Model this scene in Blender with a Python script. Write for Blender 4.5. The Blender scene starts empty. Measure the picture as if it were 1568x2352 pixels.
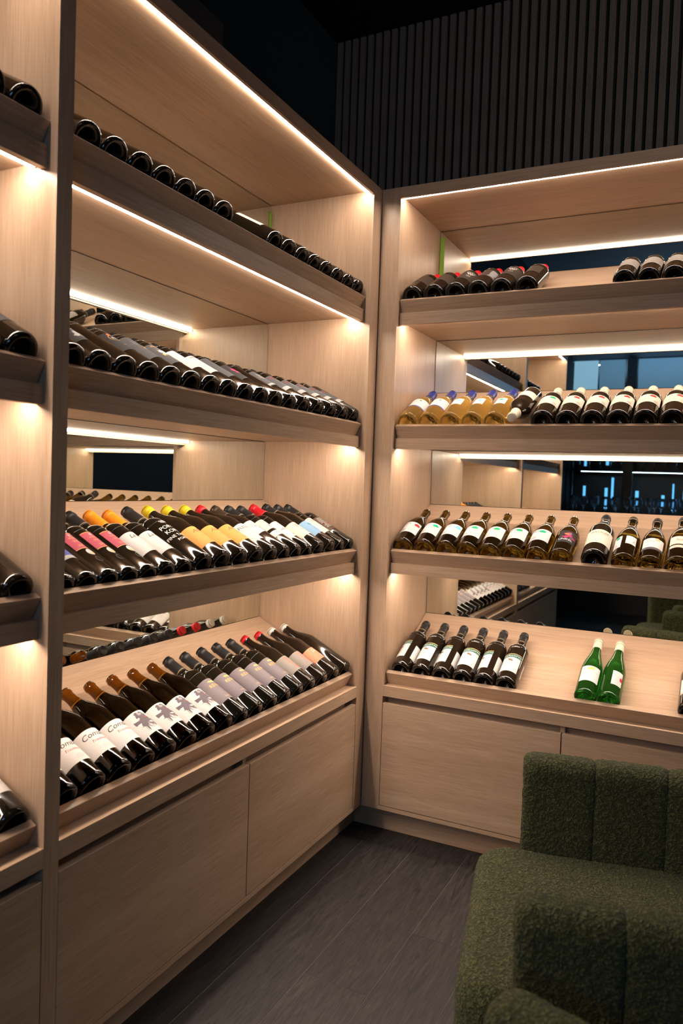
import bpy, bmesh, math, random
from mathutils import Vector, Matrix
R = math.radians
random.seed(7)
scene = bpy.context.scene
C = scene.collection

# ------------------------------------------------------------------ camera
cam_d = bpy.data.cameras.new('camera'); cam = bpy.data.objects.new('camera', cam_d); C.objects.link(cam)
CP = Vector((1.1798, -2.6125, 1.3148)); YAW, PIT, ROL, FPX = 0.4629, -0.0379, 0.0346, 1755.76
fw = Vector((-math.sin(YAW)*math.cos(PIT), math.cos(YAW)*math.cos(PIT), math.sin(PIT)))
rt = Vector((math.cos(YAW), math.sin(YAW), 0)); up = rt.cross(fw)
rt, up = math.cos(ROL)*rt+math.sin(ROL)*up, -math.sin(ROL)*rt+math.cos(ROL)*up
cam.matrix_world = Matrix(((rt.x, up.x, -fw.x, CP.x), (rt.y, up.y, -fw.y, CP.y), (rt.z, up.z, -fw.z, CP.z), (0, 0, 0, 1)))
cam_d.sensor_fit = 'VERTICAL'; cam_d.sensor_height = 36.0; cam_d.sensor_width = 24.0
cam_d.lens = 36.0*FPX/2352.0
cam_d.clip_start = 0.02
cam_d.dof.use_dof = True; cam_d.dof.focus_distance = 2.35; cam_d.dof.aperture_fstop = 3.8
scene.camera = cam

# ------------------------------------------------------------------ world, exposure
w = bpy.data.worlds.new('world'); scene.world = w; w.use_nodes = True
w.node_tree.nodes['Background'].inputs[0].default_value = (0.35, 0.5, 0.8, 1)
w.node_tree.nodes['Background'].inputs[1].default_value = 0.004
scene.view_settings.view_transform = 'Standard'; scene.view_settings.look = 'None'
scene.view_settings.gamma = 1; scene.view_settings.use_curve_mapping = False
scene.view_settings.exposure = 0.0
scene.cycles.max_bounces = 12; scene.cycles.diffuse_bounces = 5; scene.cycles.glossy_bounces = 8
scene.cycles.transmission_bounces = 10; scene.cycles.sample_clamp_indirect = 6.0
scene.cycles.use_denoising = True

LED_STRENGTH = 88.0
LED_COLOR = (1.0, 0.845, 0.71)

def area(name, loc, target, sx, sy, power, color):
    d = bpy.data.lights.new(name, 'AREA'); d.shape = 'RECTANGLE'; d.size = sx; d.size_y = sy
    d.energy = power; d.color = color
    o = bpy.data.objects.new(name, d); C.objects.link(o); o.location = loc
    o.rotation_euler = (Vector(target)-Vector(loc)).to_track_quat('-Z', 'Y').to_euler()
    return o
# cool blue light of the bar behind the photographer, and an added weak overhead fill
area('bar_blue_light', (1.9, -4.9, 2.3), (0.3, 0.0, 1.3), 1.2, 0.7, 12.0, (0.28, 0.58, 1.0))
area('overhead_fill', (1.6, -2.2, 3.2), (1.3, -1.3, 0.6), 0.8, 0.8, 1.8, (1.0, 0.86, 0.72))
area('ceiling_blue_fill', (0.6, -4.9, 2.42), (0.6, -4.89, 3.26), 1.2, 0.4, 9.0, (0.42, 0.68, 1.0))  # added upward fill, brightens the grey ceiling in blue
def spot(name, loc, target, power, ang, blend, color):
    d = bpy.data.lights.new(name, 'SPOT'); d.energy = power; d.spot_size = ang; d.spot_blend = blend; d.color = color; d.shadow_soft_size = 0.05
    o = bpy.data.objects.new(name, d); C.objects.link(o); o.location = loc
    o.rotation_euler = (Vector(target)-Vector(loc)).to_track_quat('-Z', 'Y').to_euler()
# added fill spot that brightens the slatted wall, no fixture there
spot('slat_fill_spot', (1.7, -1.6, 3.2), (0.5, 0.45, 2.95), 26.0, R(75), 1.0, (1.0, 0.90, 0.82))
area('bar_ceiling_fill', (-0.2, -6.2, 2.15), (-0.3, -6.3, 3.0), 1.6, 0.8, 14.0, (0.45, 0.75, 1.0))  # another added fill, tints the lowered bar ceiling

# ------------------------------------------------------------------ materials
def nodes(m):
    m.use_nodes = True; nt = m.node_tree; b = nt.nodes['Principled BSDF']; return nt, b
def plain(name, col, rough=0.5, metal=0.0, spec=0.5, coat=0.0, trans=0.0, ior=1.45, emit=None, es=0.0, sheen=0.0):
    m = bpy.data.materials.new(name); nt, b = nodes(m)
    b.inputs['Base Color'].default_value = (*col, 1); b.inputs['Roughness'].default_value = rough
    b.inputs['Metallic'].default_value = metal; b.inputs['Specular IOR Level'].default_value = spec
    b.inputs['Coat Weight'].default_value = coat; b.inputs['Transmission Weight'].default_value = trans
    b.inputs['IOR'].default_value = ior; b.inputs['Sheen Weight'].default_value = sheen
    if emit:
        b.inputs['Emission Color'].default_value = (*emit, 1); b.inputs['Emission Strength'].default_value = es
    return m
def wood(name, c1, c2, axis, rough=0.36, fine=260.0, bump=0.15, broad=9.0):
    m = bpy.data.materials.new(name); nt, b = nodes(m); N = nt.nodes; Lk = nt.links
    tc = N.new('ShaderNodeTexCoord'); mp = N.new('ShaderNodeMapping')
    sc = [1, 1, 1]; sc['xyz'.index(axis)] = 0.035; mp.inputs['Scale'].default_value = sc
    Lk.new(tc.outputs['Object'], mp.inputs['Vector'])
    n1 = N.new('ShaderNodeTexNoise'); n1.inputs['Scale'].default_value = fine; n1.inputs['Detail'].default_value = 4
    n2 = N.new('ShaderNodeTexNoise'); n2.inputs['Scale'].default_value = broad; n2.inputs['Detail'].default_value = 5
    n2.inputs['Distortion'].default_value = 1.2
    Lk.new(mp.outputs[0], n1.inputs['Vector']); Lk.new(mp.outputs[0], n2.inputs['Vector'])
    mx = N.new('ShaderNodeMath'); mx.operation = 'MULTIPLY_ADD'; mx.inputs[1].default_value = 0.55
    ad = N.new('ShaderNodeMath'); ad.operation = 'MULTIPLY'; ad.inputs[1].default_value = 0.45
    Lk.new(n2.outputs['Fac'], ad.inputs[0]); Lk.new(n1.outputs['Fac'], mx.inputs[0]); Lk.new(ad.outputs[0], mx.inputs[2])
    cr = N.new('ShaderNodeValToRGB'); cr.color_ramp.elements[0].position = 0.34; cr.color_ramp.elements[1].position = 0.66
    cr.color_ramp.elements[0].color = (*c1, 1); cr.color_ramp.elements[1].color = (*c2, 1)
    Lk.new(mx.outputs[0], cr.inputs[0]); Lk.new(cr.outputs[0], b.inputs['Base Color'])
    b.inputs['Roughness'].default_value = rough; b.inputs['Specular IOR Level'].default_value = 0.35
    bp = N.new('ShaderNodeBump'); bp.inputs['Strength'].default_value = bump; bp.inputs['Distance'].default_value = 0.0006
    Lk.new(n1.outputs['Fac'], bp.inputs['Height']); Lk.new(bp.outputs[0], b.inputs['Normal'])
    return m
OAK1, OAK2 = (0.385, 0.250, 0.158), (0.54, 0.375, 0.255)
OAK = {a: wood('light_oak_veneer_'+a, OAK1, OAK2, a) for a in 'xyz'}
M = {}
M['slat'] = wood('smoked_slat_wood', (0.075, 0.058, 0.048), (0.15, 0.118, 0.098), 'z', 0.6)
M['felt'] = plain('black_acoustic_felt', (0.004, 0.004, 0.005), 0.95)
M['black'] = plain('black_board', (0.012, 0.011, 0.010), 0.6)
M['ceiling'] = plain('black_ceiling_paint', (0.006, 0.006, 0.007), 0.9)
M['navy'] = plain('dark_navy_paint', (0.006, 0.012, 0.016), 0.85)
M['grey_wall'] = plain('grey_blue_plaster', (0.12, 0.15, 0.18), 0.8)
M['mirror'] = plain('mirror_silver', (0.80, 0.83, 0.775), 0.0, 1.0)
M['led'] = plain('led_diffuser', (0.9, 0.9, 0.9), 0.5, emit=LED_COLOR, es=LED_STRENGTH)
M['led_side'] = plain('led_diffuser_side', (0.9, 0.9, 0.9), 0.5, emit=LED_COLOR, es=LED_STRENGTH*0.65)
M['alu'] = plain('aluminium', (0.6, 0.6, 0.6), 0.35, 1.0)
M['tape'] = plain('green_tape', (0.20, 0.36, 0.035), 0.6)
M['duct'] = plain('dark_grey_metal', (0.045, 0.042, 0.042), 0.6)
M['glass_dark'] = plain('dark_bottle_glass', (0.006, 0.005, 0.003), 0.045, spec=0.55, coat=0.3)
M['glass_brown'] = plain('brown_black_bottle_glass', (0.011, 0.007, 0.004), 0.06, spec=0.55, coat=0.3)
M['glass_amber'] = plain('amber_bottle_glass', (0.50, 0.25, 0.015), 0.03, trans=1.0, ior=1.40)
M['glass_olive'] = plain('olive_bottle_glass', (0.15, 0.10, 0.012), 0.03, trans=1.0, ior=1.38)
M['glass_gold'] = plain('golden_wine_glass', (1.0, 0.74, 0.22), 0.02, trans=0.92, ior=1.33)
M['glass_green'] = plain('green_bottle_glass', (0.02, 0.20, 0.02), 0.03, trans=0.85, ior=1.38)
M['glass_clear'] = plain('clear_glass', (0.95, 0.97, 1.0), 0.01, trans=1.0, ior=1.45)
M['wine'] = plain('red_wine', (0.004, 0.002, 0.0015), 0.25, spec=0.1)
M['cork'] = plain('cork', (0.38, 0.20, 0.08), 0.8)
def cap_mat(n, c, r=0.35): M[n] = plain(n, c, r, spec=0.4)
cap_mat('cap_black', (0.018, 0.017, 0.018), 0.42); cap_mat('cap_yellow', (0.72, 0.55, 0.02)); cap_mat('cap_red', (0.62, 0.012, 0.02))
cap_mat('cap_orange', (0.85, 0.28, 0.015)); cap_mat('cap_cream', (0.70, 0.63, 0.47)); cap_mat('cap_blue', (0.03, 0.035, 0.22))
cap_mat('cap_white', (0.78, 0.74, 0.66)); cap_mat('cap_brown', (0.05, 0.03, 0.018)); cap_mat('gold', (0.55, 0.36, 0.12), 0.4)
def paper(n, c, r=0.6):
    m = bpy.data.materials.new(n); nt, b = nodes(m); N = nt.nodes
    b.inputs['Roughness'].default_value = r; b.inputs['Specular IOR Level'].default_value = 0.3
    tc = N.new('ShaderNodeTexCoord'); ns = N.new('ShaderNodeTexNoise'); ns.inputs['Scale'].default_value = 90
    nt.links.new(tc.outputs['Object'], ns.inputs['Vector'])
    cr = N.new('ShaderNodeValToRGB'); cr.color_ramp.elements[0].color = (c[0]*.93, c[1]*.93, c[2]*.93, 1); cr.color_ramp.elements[1].color = (*c, 1)
    nt.links.new(ns.outputs['Fac'], cr.inputs[0]); nt.links.new(cr.outputs[0], b.inputs['Base Color'])
    M[n] = m
for n, c in dict(p_white=(0.66, 0.62, 0.59), p_cream=(0.66, 0.60, 0.49), p_yellow=(0.74, 0.34, 0.075), p_mauve=(0.19, 0.155, 0.165), p_taupe=(0.26, 0.225, 0.195),
                 p_salmon=(0.83, 0.25, 0.14), p_pink=(0.42, 0.07, 0.11), p_blue=(0.20, 0.36, 0.52), p_navy=(0.07, 0.08, 0.35), p_darkgrey=(0.075, 0.075, 0.08),
                 p_black=(0.02, 0.018, 0.018), p_brown=(0.085, 0.048, 0.030), p_silver=(0.42, 0.41, 0.40), p_dkbrown=(0.045, 0.027, 0.018)).items(): paper(n, c)
for n, c in dict(i_black=(0.02, 0.02, 0.022), i_grey=(0.30, 0.28, 0.27), i_red=(0.45, 0.02, 0.02), i_gold=(0.75, 0.45, 0.14), i_white=(0.8, 0.78, 0.74),
                 i_orange=(0.75, 0.16, 0.07), i_green=(0.0, 0.34, 0.13), i_cyan=(0.12, 0.48, 0.62), i_dkgreen=(0.012, 0.10, 0.075), i_purple=(0.11, 0.085, 0.10),
                 i_brown=(0.20, 0.10, 0.05), i_magenta=(0.5, 0.03, 0.12), i_blue=(0.03, 0.22, 0.32), i_pale=(0.55, 0.52, 0.49), i_teal=(0.02, 0.15, 0.2)).items():
    M[n] = plain(n, c, 0.5, spec=0.3)

def floor_mat(name, tint):
    m = bpy.data.materials.new(name); nt, b = nodes(m); N = nt.nodes; Lk = nt.links
    tc = N.new('ShaderNodeTexCoord'); mp = N.new('ShaderNodeMapping'); mp.inputs['Scale'].default_value = (1, 0.09, 1)
    mp.inputs['Location'].default_value = (tint*7, tint*3, tint)
    Lk.new(tc.outputs['Object'], mp.inputs['Vector'])
    n1 = N.new('ShaderNodeTexNoise'); n1.inputs['Scale'].default_value = 70; n1.inputs['Detail'].default_value = 8; n1.inputs['Distortion'].default_value = 2.5
    n2 = N.new('ShaderNodeTexNoise'); n2.inputs['Scale'].default_value = 5; n2.inputs['Detail'].default_value = 4
    Lk.new(mp.outputs[0], n1.inputs['Vector']); Lk.new(tc.outputs['Object'], n2.inputs['Vector'])
    cr = N.new('ShaderNodeValToRGB'); cr.color_ramp.elements[0].position = 0.3; cr.color_ramp.elements[1].position = 0.72
    k = 0.75+0.5*tint
    b.inputs['Specular IOR Level'].default_value = 0.32
    cr.color_ramp.elements[0].color = (0.0050*k, 0.0042*k, 0.0041*k, 1); cr.color_ramp.elements[1].color = (0.028*k, 0.0235*k, 0.0225*k, 1)
    Lk.new(n1.outputs['Fac'], cr.inputs[0]); Lk.new(cr.outputs[0], b.inputs['Base Color'])
    mr = N.new('ShaderNodeMapRange'); mr.inputs['To Min'].default_value = 0.42; mr.inputs['To Max'].default_value = 0.62
    Lk.new(n2.outputs['Fac'], mr.inputs['Value']); Lk.new(mr.outputs[0], b.inputs['Roughness'])
    bp = N.new('ShaderNodeBump'); bp.inputs['Strength'].default_value = 0.25; bp.inputs['Distance'].default_value = 0.0008
    Lk.new(n1.outputs['Fac'], bp.inputs['Height']); Lk.new(bp.outputs[0], b.inputs['Normal'])
    return m
FLOORM = [floor_mat('dark_floor_oak_%d' % i, i/3.0) for i in range(4)]

def boucle():
    m = bpy.data.materials.new('green_boucle'); nt, b = nodes(m); N = nt.nodes; Lk = nt.links
    tc = N.new('ShaderNodeTexCoord')
    n0 = N.new('ShaderNodeTexNoise'); n0.inputs['Scale'].default_value = 60; n0.inputs['Detail'].default_value = 2
    Lk.new(tc.outputs['Object'], n0.inputs['Vector'])
    mxv = N.new('ShaderNodeMixRGB'); mxv.inputs[0].default_value = 0.02
    Lk.new(tc.outputs['Object'], mxv.inputs[1]); Lk.new(n0.outputs['Color'], mxv.inputs[2])
    v = N.new('ShaderNodeTexVoronoi'); v.inputs['Scale'].default_value = 175; v.feature = 'SMOOTH_F1'; v.inputs['Smoothness'].default_value = 0.6
    n1 = N.new('ShaderNodeTexNoise'); n1.inputs['Scale'].default_value = 330; n1.inputs['Detail'].default_value = 3
    Lk.new(mxv.outputs[0], v.inputs['Vector']); Lk.new(tc.outputs['Object'], n1.inputs['Vector'])
    sub = N.new('ShaderNodeMath'); sub.operation = 'SUBTRACT'
    Lk.new(n1.outputs['Fac'], sub.inputs[0]); Lk.new(v.outputs['Distance'], sub.inputs[1])
    cr = N.new('ShaderNodeValToRGB'); cr.color_ramp.elements[0].position = 0.0; cr.color_ramp.elements[1].position = 0.35
    cr.color_ramp.elements[0].color = (0.040, 0.043, 0.014, 1); cr.color_ramp.elements[1].color = (0.128, 0.130, 0.045, 1)  # shade in the gaps between loops is put into the colour
    Lk.new(sub.outputs[0], cr.inputs[0]); Lk.new(cr.outputs[0], b.inputs['Base Color'])
    b.inputs['Roughness'].default_value = 0.95; b.inputs['Specular IOR Level'].default_value = 0.1
    b.inputs['Sheen Weight'].default_value = 0.08; b.inputs['Sheen Roughness'].default_value = 0.6
    bp = N.new('ShaderNodeBump'); bp.inputs['Strength'].default_value = 1.0; bp.inputs['Distance'].default_value = 0.006
    Lk.new(sub.outputs[0], bp.inputs['Height']); Lk.new(bp.outputs[0], b.inputs['Normal'])
    return m
M['boucle'] = boucle()

# ------------------------------------------------------------------ helpers
def tag(o, label=None, cat=None, group=None, kind=None):
    if label: o['label'] = label
    if cat: o['category'] = cat
    if group: o['group'] = group
    if kind: o['kind'] = kind
    return o
def wl(o):
    v = Vector((0, 0, 0))
    while o is not None: v += o.location; o = o.parent
    return v
def mesh_obj(name, verts, faces, mats, parent=None, smooth=False, mi=None, origin=None, recalc=True):
    me = bpy.data.meshes.new(name)
    base = wl(parent) if parent else Vector((0, 0, 0))
    loc = Vector(origin) if origin is not None else (base if parent is None else base)
    me.from_pydata([tuple(Vector(v)-loc) for v in verts], [], faces)
    for m in (mats if isinstance(mats, (list, tuple)) else [mats]): me.materials.append(m)
    if mi: me.polygons.foreach_set('material_index', mi)
    if recalc:
        bm = bmesh.new(); bm.from_mesh(me); bmesh.ops.recalc_face_normals(bm, faces=bm.faces); bm.to_mesh(me); bm.free()
    if smooth: me.polygons.foreach_set('use_smooth', [True]*len(me.polygons))
    o = bpy.data.objects.new(name, me); C.objects.link(o); o.location = loc-base
    if parent: o.parent = parent
    return o
def empty(name, loc):
    o = bpy.data.objects.new(name, None); o.empty_display_size = 0.1; C.objects.link(o); o.location = loc; return o
def boxv(lo, hi):
    x0, y0, z0 = lo; x1, y1, z1 = hi
    v = [(x0,y0,z0),(x1,y0,z0),(x1,y1,z0),(x0,y1,z0),(x0,y0,z1),(x1,y0,z1),(x1,y1,z1),(x0,y1,z1)]
    f = [(0,3,2,1),(4,5,6,7),(0,1,5,4),(1,2,6,5),(2,3,7,6),(3,0,4,7)]
    return v, f
def box(name, lo, hi, mat, parent=None, bevel=0.0):
    v, f = boxv(lo, hi); o = mesh_obj(name, v, f, mat, parent)
    if bevel:
        bm = bmesh.new(); bm.from_mesh(o.data)
        bmesh.ops.bevel(bm, geom=list(bm.edges), offset=bevel, segments=1, affect='EDGES'); bm.to_mesh(o.data); bm.free()
    return o
def MP(side, s, o, z):       # s along the run, o outward from its front plane
    return (o, s, z) if side == 'L' else (s, -o, z)
def prism(name, side, pts, s0, s1, mat, parent=None, bevel=0.0):
    n = len(pts)
    v = [MP(side, s0, o, z) for o, z in pts]+[MP(side, s1, o, z) for o, z in pts]
    f = [tuple(range(n)), tuple(range(2*n-1, n-1, -1))]+[(i, (i+1) % n, n+(i+1) % n, n+i) for i in range(n)]
    ob = mesh_obj(name, v, f, mat, parent)
    if bevel:
        bm = bmesh.new(); bm.from_mesh(ob.data)
        bmesh.ops.bevel(bm, geom=list(bm.edges), offset=bevel, segments=1, affect='EDGES'); bm.to_mesh(ob.data); bm.free()
    return ob
def rect(o0, o1, z0, z1): return [(o0, z0), (o1, z0), (o1, z1), (o0, z1)]

# ------------------------------------------------------------------ room
WX0, WX1, WY0, WY1, HC = -0.452, 3.4, -8.0, 0.462, 3.262
M['seam'] = plain('lit_dusty_floor_seam', (0.11, 0.10, 0.094), 0.8)  # pale colour paints in the light and dust caught on plank bevels
fl = box('floor', (WX0, WY0, -0.05), (WX1, WY1, -0.0012), M['seam']); tag(fl, 'dark oak plank floor running beside the left wine cabinet', 'floor', kind='structure')
PW = 0.1875
cols = []
x = 0.0465-PW*3
joints = {2: -1.62+0.35, 3: -0.40, 4: -0.848, 5: -0.535, 6: -1.02}
i = 0
while x < WX1:
    x0, x1 = max(x, WX0), min(x+PW, WX1)
    if x1 > x0+0.01:
        start = joints.get(i, -0.3-1.25*((i*0.618) % 1.0))
        ys = [WY1]; y = start
        while y+1.25 < WY1: y += 1.25
        while y > WY0: ys.append(y); y -= 1.25
        ys.append(WY0)
        for a, b in zip(ys[:-1], ys[1:]):
            g = 0.0007
            zt = 0.0
            p = box('plank', (x0+g, b+g, -0.0011), (x1-g, a-g, zt+random.uniform(-0.0003, 0.0)), FLOORM[random.randrange(4)], fl, bevel=0.0004)
    x += PW; i += 1
ce = box('ceiling', (WX0, -2.0, HC), (WX1, WY1, HC+0.05), M['ceiling']); tag(ce, 'black painted ceiling above the slatted wall', 'ceiling', kind='structure')
tr = box('trim_2', (WX0, -5.6, HC), (WX1, -2.0, HC+0.05), M['grey_wall']); tag(tr, 'grey ceiling between the wine corner and the bar', 'ceiling', kind='structure')
tr = box('trim_1', (WX0, WY0, 2.80), (WX1, -5.6, HC+0.05), M['grey_wall']); tag(tr, 'lowered grey ceiling over the bar area', 'ceiling', kind='structure')
wlft = box('wall_left', (WX0-0.05, WY0, 0), (WX0, WY1, HC), M['navy']); tag(wlft, 'dark navy wall above the left wine cabinet', 'wall', kind='structure')
wb = box('wall_back', (WX0, WY0-0.05, 0), (WX1, WY0, HC), M['grey_wall']); tag(wb, 'grey wall far behind the bar', 'wall', kind='structure')
M['charcoal'] = plain('charcoal_wall_paint', (0.035, 0.038, 0.042), 0.7)
wr = box('wall_east', (WX1, WY0, 0), (WX1+0.05, WY1, HC), M['charcoal']); tag(wr, 'dark wall beyond the armchairs', 'wall', kind='structure')
wr.name = 'wall_right'
ww = box('wall_front', (WX0, WY1, 0), (WX1, WY1+0.05, HC), M['felt']); tag(ww, 'black felt wall with vertical smoked wood slats above the right cabinet', 'wall', kind='structure')
x = WX0+0.006
pv, pf = boxv((0, 0, 0), (0.0238, 0.012, HC-2.36)); sme = bpy.data.meshes.new('slat'); sme.from_pydata(pv, [], pf); sme.materials.append(M['slat'])
while x < WX1-0.03:
    s = bpy.data.objects.new('slat', sme); C.objects.link(s); s.location = (x, WY1-0.0125, 2.36); s.parent = ww
    x += 0.0372

# ------------------------------------------------------------------ cabinets
TH = R(27); SN, CS = math.sin(TH), math.cos(TH)
FB = [1.9058, 1.4483, 0.9832, 0.5249]; FT = [1.9493, 1.4878, 1.0231, 0.5648]
UN = [2.3714, 1.9208, 1.4656, 0.9998]          # undersides = mirror tops
AO = -0.0414; D = 0.4319
def A_pt(k, t, d): return (AO-CS*t+SN*d, FT[k]+SN*t+CS*d)   # t into the tray, d out of the tray
def tray_z(k, o):  # tray surface height at o
    o0, z0 = A_pt(k, 0, 0.0143); return z0+(o0-o)*math.tan(TH)
GR = {'L': 'y', 'R': 'x'}
def led_strip(side, o0, o1, z0, z1, a, b, parent):
    # aluminium profile whose underside is the glowing diffuser
    v = [MP(side, s, o, z) for s in (a, b) for o, z in ((o0, z0), (o1, z0), (o1, z1), (o0, z1))]
    f = [(0, 1, 5, 4), (1, 2, 6, 5), (2, 3, 7, 6), (3, 0, 4, 7), (0, 3, 2, 1), (4, 5, 6, 7)]
    return mesh_obj('led_strip', v, f, [M['led'], M['alu'], M['led_side']], parent, mi=[0, 2, 1, 1, 1, 1])
def cabinet(side, a, b, pw_a, pw_b, label, doors, filler=None):
    H = OAK[GR[side]]; V = OAK['z']
    c = MP(side, (a+b)/2, -0.22, 0); root = empty('wine_cabinet', c); tag(root, label, 'cabinet', 'built-in wine cabinets')
    prism('side_panel', side, rect(0, -0.45, 0.0945, 2.40), a-pw_a, a, V, root)
    prism('side_panel', side, rect(0, -0.45, 0.0945, 2.40), b, b+pw_b, V, root)
    tb = prism('top_board', side, [(0, 2.3609), (-0.010, 2.3609), (-0.010, 2.3714), (-0.45, 2.3714), (-0.45, 2.40), (0, 2.40)], a, b, H, root)
    led_strip(side, -0.0125, -0.0280, 2.3650, 2.3712, a+0.004, b-0.004, tb)
    prism('back_panel', side, rect(-0.4350, -0.45, 0.10, 2.37), a, b, M['black'], root)
    prism('bottom_board', side, rect(0, -0.45, 0.0945, 0.1085), a, b, H, root)
    prism('plinth', side, rect(-0.0527, -0.0707, 0.0, 0.0945), -0.0520 if (filler and side == 'R') else a-pw_a, 0.0520 if (filler and side == 'L') else b+pw_b, H, root)
    for k in range(4):
        if k < 3:
            sh = prism('shelf', side, [(-0.0258, FB[k]), (-0.0438, FB[k]), (-0.0438, UN[k+1]), (-0.434, UN[k+1]), (-0.434, UN[k+1]+0.018), (-0.0438, UN[k+1]+0.018), (-0.0438, FT[k]), (-0.0258, FT[k])], a+0.0005, b-0.0005, H, root, 0.0)
            led_strip(side, -0.0520, -0.0670, UN[k+1]-0.0092, UN[k+1]-0.0002, a+0.004, b-0.004, sh)
        else:
            sh = prism('shelf', side, [(0, FB[3]), (-0.045, FB[3]), (-0.045, 0.40), (-0.060, 0.40), (-0.060, FT[3]-0.018), (-0.434, FT[3]-0.018), (-0.434, FT[3]), (0, FT[3])], a+0.0005, b-0.0005, H, root, 0.0)
        q = [A_pt(k, 0, 0), A_pt(k, 0.018, 0), A_pt(k, 0.018, 0.0503), A_pt(k, 0, 0.0503)]
        prism('lip', side, q, a+0.002, b-0.002, H, sh, 0.0006)
        s0 = A_pt(k, 0.0184, 0.0143); s1 = (-0.4315, tray_z(k, -0.4315)); s2 = (-0.4315, s1[1]-0.0134); s3 = A_pt(k, 0.0184, 0.0023)
        prism('tray', side, [s0, s1, s2, s3], a+0.002, b-0.002, H, sh)
        zb = tray_z(k, -D)
        prism('mirror', side, rect(-D, -D-0.0028, zb+0.0015, UN[k]-0.0022), a+0.0025, b-0.0025, M['mirror'], root)
    ds = [a]+doors+[b]
    for j, (p, q2) in enumerate(zip(ds[:-1], ds[1:])):
        dr = prism('door', side, rect(-0.0005, -0.0185, 0.1115, 0.4992), p+0.0018, q2-0.0018, H, root, 0.0005)
    for dq in doors:
        prism('recess_divider', side, rect(-0.020, -0.0445, 0.42, 0.5245), dq-0.008, dq+0.008, H, root)
    if filler:
        f0, f1 = filler
        prism('filler_strip', side, rect(-0.0006, -0.020, 0.0945, 2.40), f0+0.0006, f1, V, root)
    return root
L0, Ls = -1.4876, -0.0726
cabinet('L', L0, Ls, 0.0193, 0.018, 'tall light oak wine cabinet against the left wall, bay next to the corner', [-0.78], (Ls+0.018, -0.0005))
cabinet('L', -2.85, -1.5267, 0.0195, 0.0196, 'tall light oak wine cabinet bay cut off by the left edge of the photo', [-2.19])
cabinet('R', 0.0743, 1.384, 0.018, 0.0195, 'tall light oak wine cabinet under the slatted wall, right of the corner', [0.7293], (0.0005, 0.0563))
tp = box('tape_strip', (-0.4312, Ls-0.022, 2.175), (-0.4305, Ls-0.003, 2.345), M['tape']); tag(tp, 'short green tape strip on the mirror edge, top shelf of the left cabinet', 'tape')
tp = box('tape_strip', (0.0772, 0.4300, 2.165), (0.0950, 0.4312, 2.345), M['tape']); tag(tp, 'green tape strip in the mirror corner, top shelf of the right cabinet', 'tape')
dk = box('duct_housing', (-0.42, -2.5, 2.401), (-0.07, -0.905, 2.53), M['duct'], bevel=0.006); tag(dk, 'dark grey metal housing lying on top of the left cabinet', 'duct')

# ------------------------------------------------------------------ bottle geometry
def lathe(prof, seg=40):
    v = []; f = []; rings = []
    for z, r in prof:
        if r < 1e-6: rings.append([len(v)]); v.append((0, 0, z))
        else:
            rings.append(list(range(len(v), len(v)+seg)))
            v += [(r*math.cos(2*math.pi*i/seg), r*math.sin(2*math.pi*i/seg), z) for i in range(seg)]
    for a, b in zip(rings[:-1], rings[1:]):
        for i in range(seg):
            j = (i+1) % seg
            if len(a) == 1 and len(b) == 1: continue
            if len(a) == 1: f.append((a[0], b[i], b[j]))
            elif len(b) == 1: f.append((a[j], a[i], b[0]))
            else: f.append((a[i], b[i], b[j], a[j]))
    return v, f
def smooth_prof(pts, n=5):
    out = []
    P = [pts[0]]+pts+[pts[-1]]
    for i in range(1, len(P)-2):
        p0, p1, p2, p3 = P[i-1], P[i], P[i+1], P[i+2]
        for j in range(n):
            t = j/n
            out.append(tuple(0.5*((2*p1[k])+(-p0[k]+p2[k])*t+(2*p0[k]-5*p1[k]+4*p2[k]-p3[k])*t*t+(-p0[k]+3*p1[k]-3*p2[k]+p3[k])*t**3) for k in (0, 1)))
    out.append(pts[-1]); return [(z, max(r, 0)) for z, r in out]
def base_prof(Rr): return [(0.026, 0.0), (0.022, Rr*.20), (0.010, Rr*.52), (0.0015, Rr*.70), (0.0, Rr*.82), (0.0018, Rr*.93), (0.008, Rr*.99), (0.014, Rr)]
def shape(kind, Rr, H):
    if kind == 'burgundy': body = [(0.48*H, Rr), (0.56*H, Rr), (0.62*H, Rr*.96), (0.70*H, Rr*.76), (0.78*H, Rr*.52), (0.86*H, Rr*.385), (0.94*H, .0147)]
    elif kind == 'bordeaux': body = [(0.56*H, Rr), (0.625*H, Rr), (0.665*H, Rr*.95), (0.705*H, Rr*.76), (0.735*H, Rr*.53), (0.775*H, .0158), (0.94*H, .0145)]
    elif kind == 'flute': body = [(0.40*H, Rr), (0.47*H, Rr*.99), (0.57*H, Rr*.87), (0.68*H, Rr*.65), (0.80*H, Rr*.45), (0.95*H, .0142)]
    elif kind == 'pear': body = [(0.42*H, Rr), (0.50*H, Rr*.99), (0.58*H, Rr*.90), (0.67*H, Rr*.70), (0.755*H, Rr*.48), (0.83*H, .0165), (0.94*H, .0150)]
    elif kind == 'port': body = [(0.55*H, Rr), (0.60*H, Rr), (0.645*H, Rr*.97), (0.69*H, Rr*.80), (0.725*H, Rr*.52), (0.76*H, .0165), (0.94*H, .0150)]
    return body
def full_prof(kind, Rr, H):
    b = smooth_prof([(0.014, Rr)]+shape(kind, Rr, H), 4)
    b[0:4] = [(0.014, Rr)]
    zt = b[-1]
    return base_prof(Rr)[:-1]+b+[(0.945*H, 0.0160), (0.972*H, 0.0160), (0.975*H, 0.0148), (0.992*H, 0.0146), (0.997*H, 0.0125), (0.997*H, 0.0)]
def r_at(prof, z):
    pr = [p for p in prof[7:] ]
    for (z0, r0), (z1, r1) in zip(pr[:-1], pr[1:]):
        if z0 <= z <= z1 and z1 > z0: return r0+(r1-r0)*(z-z0)/(z1-z0)
    return pr[-1][1]
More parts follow.
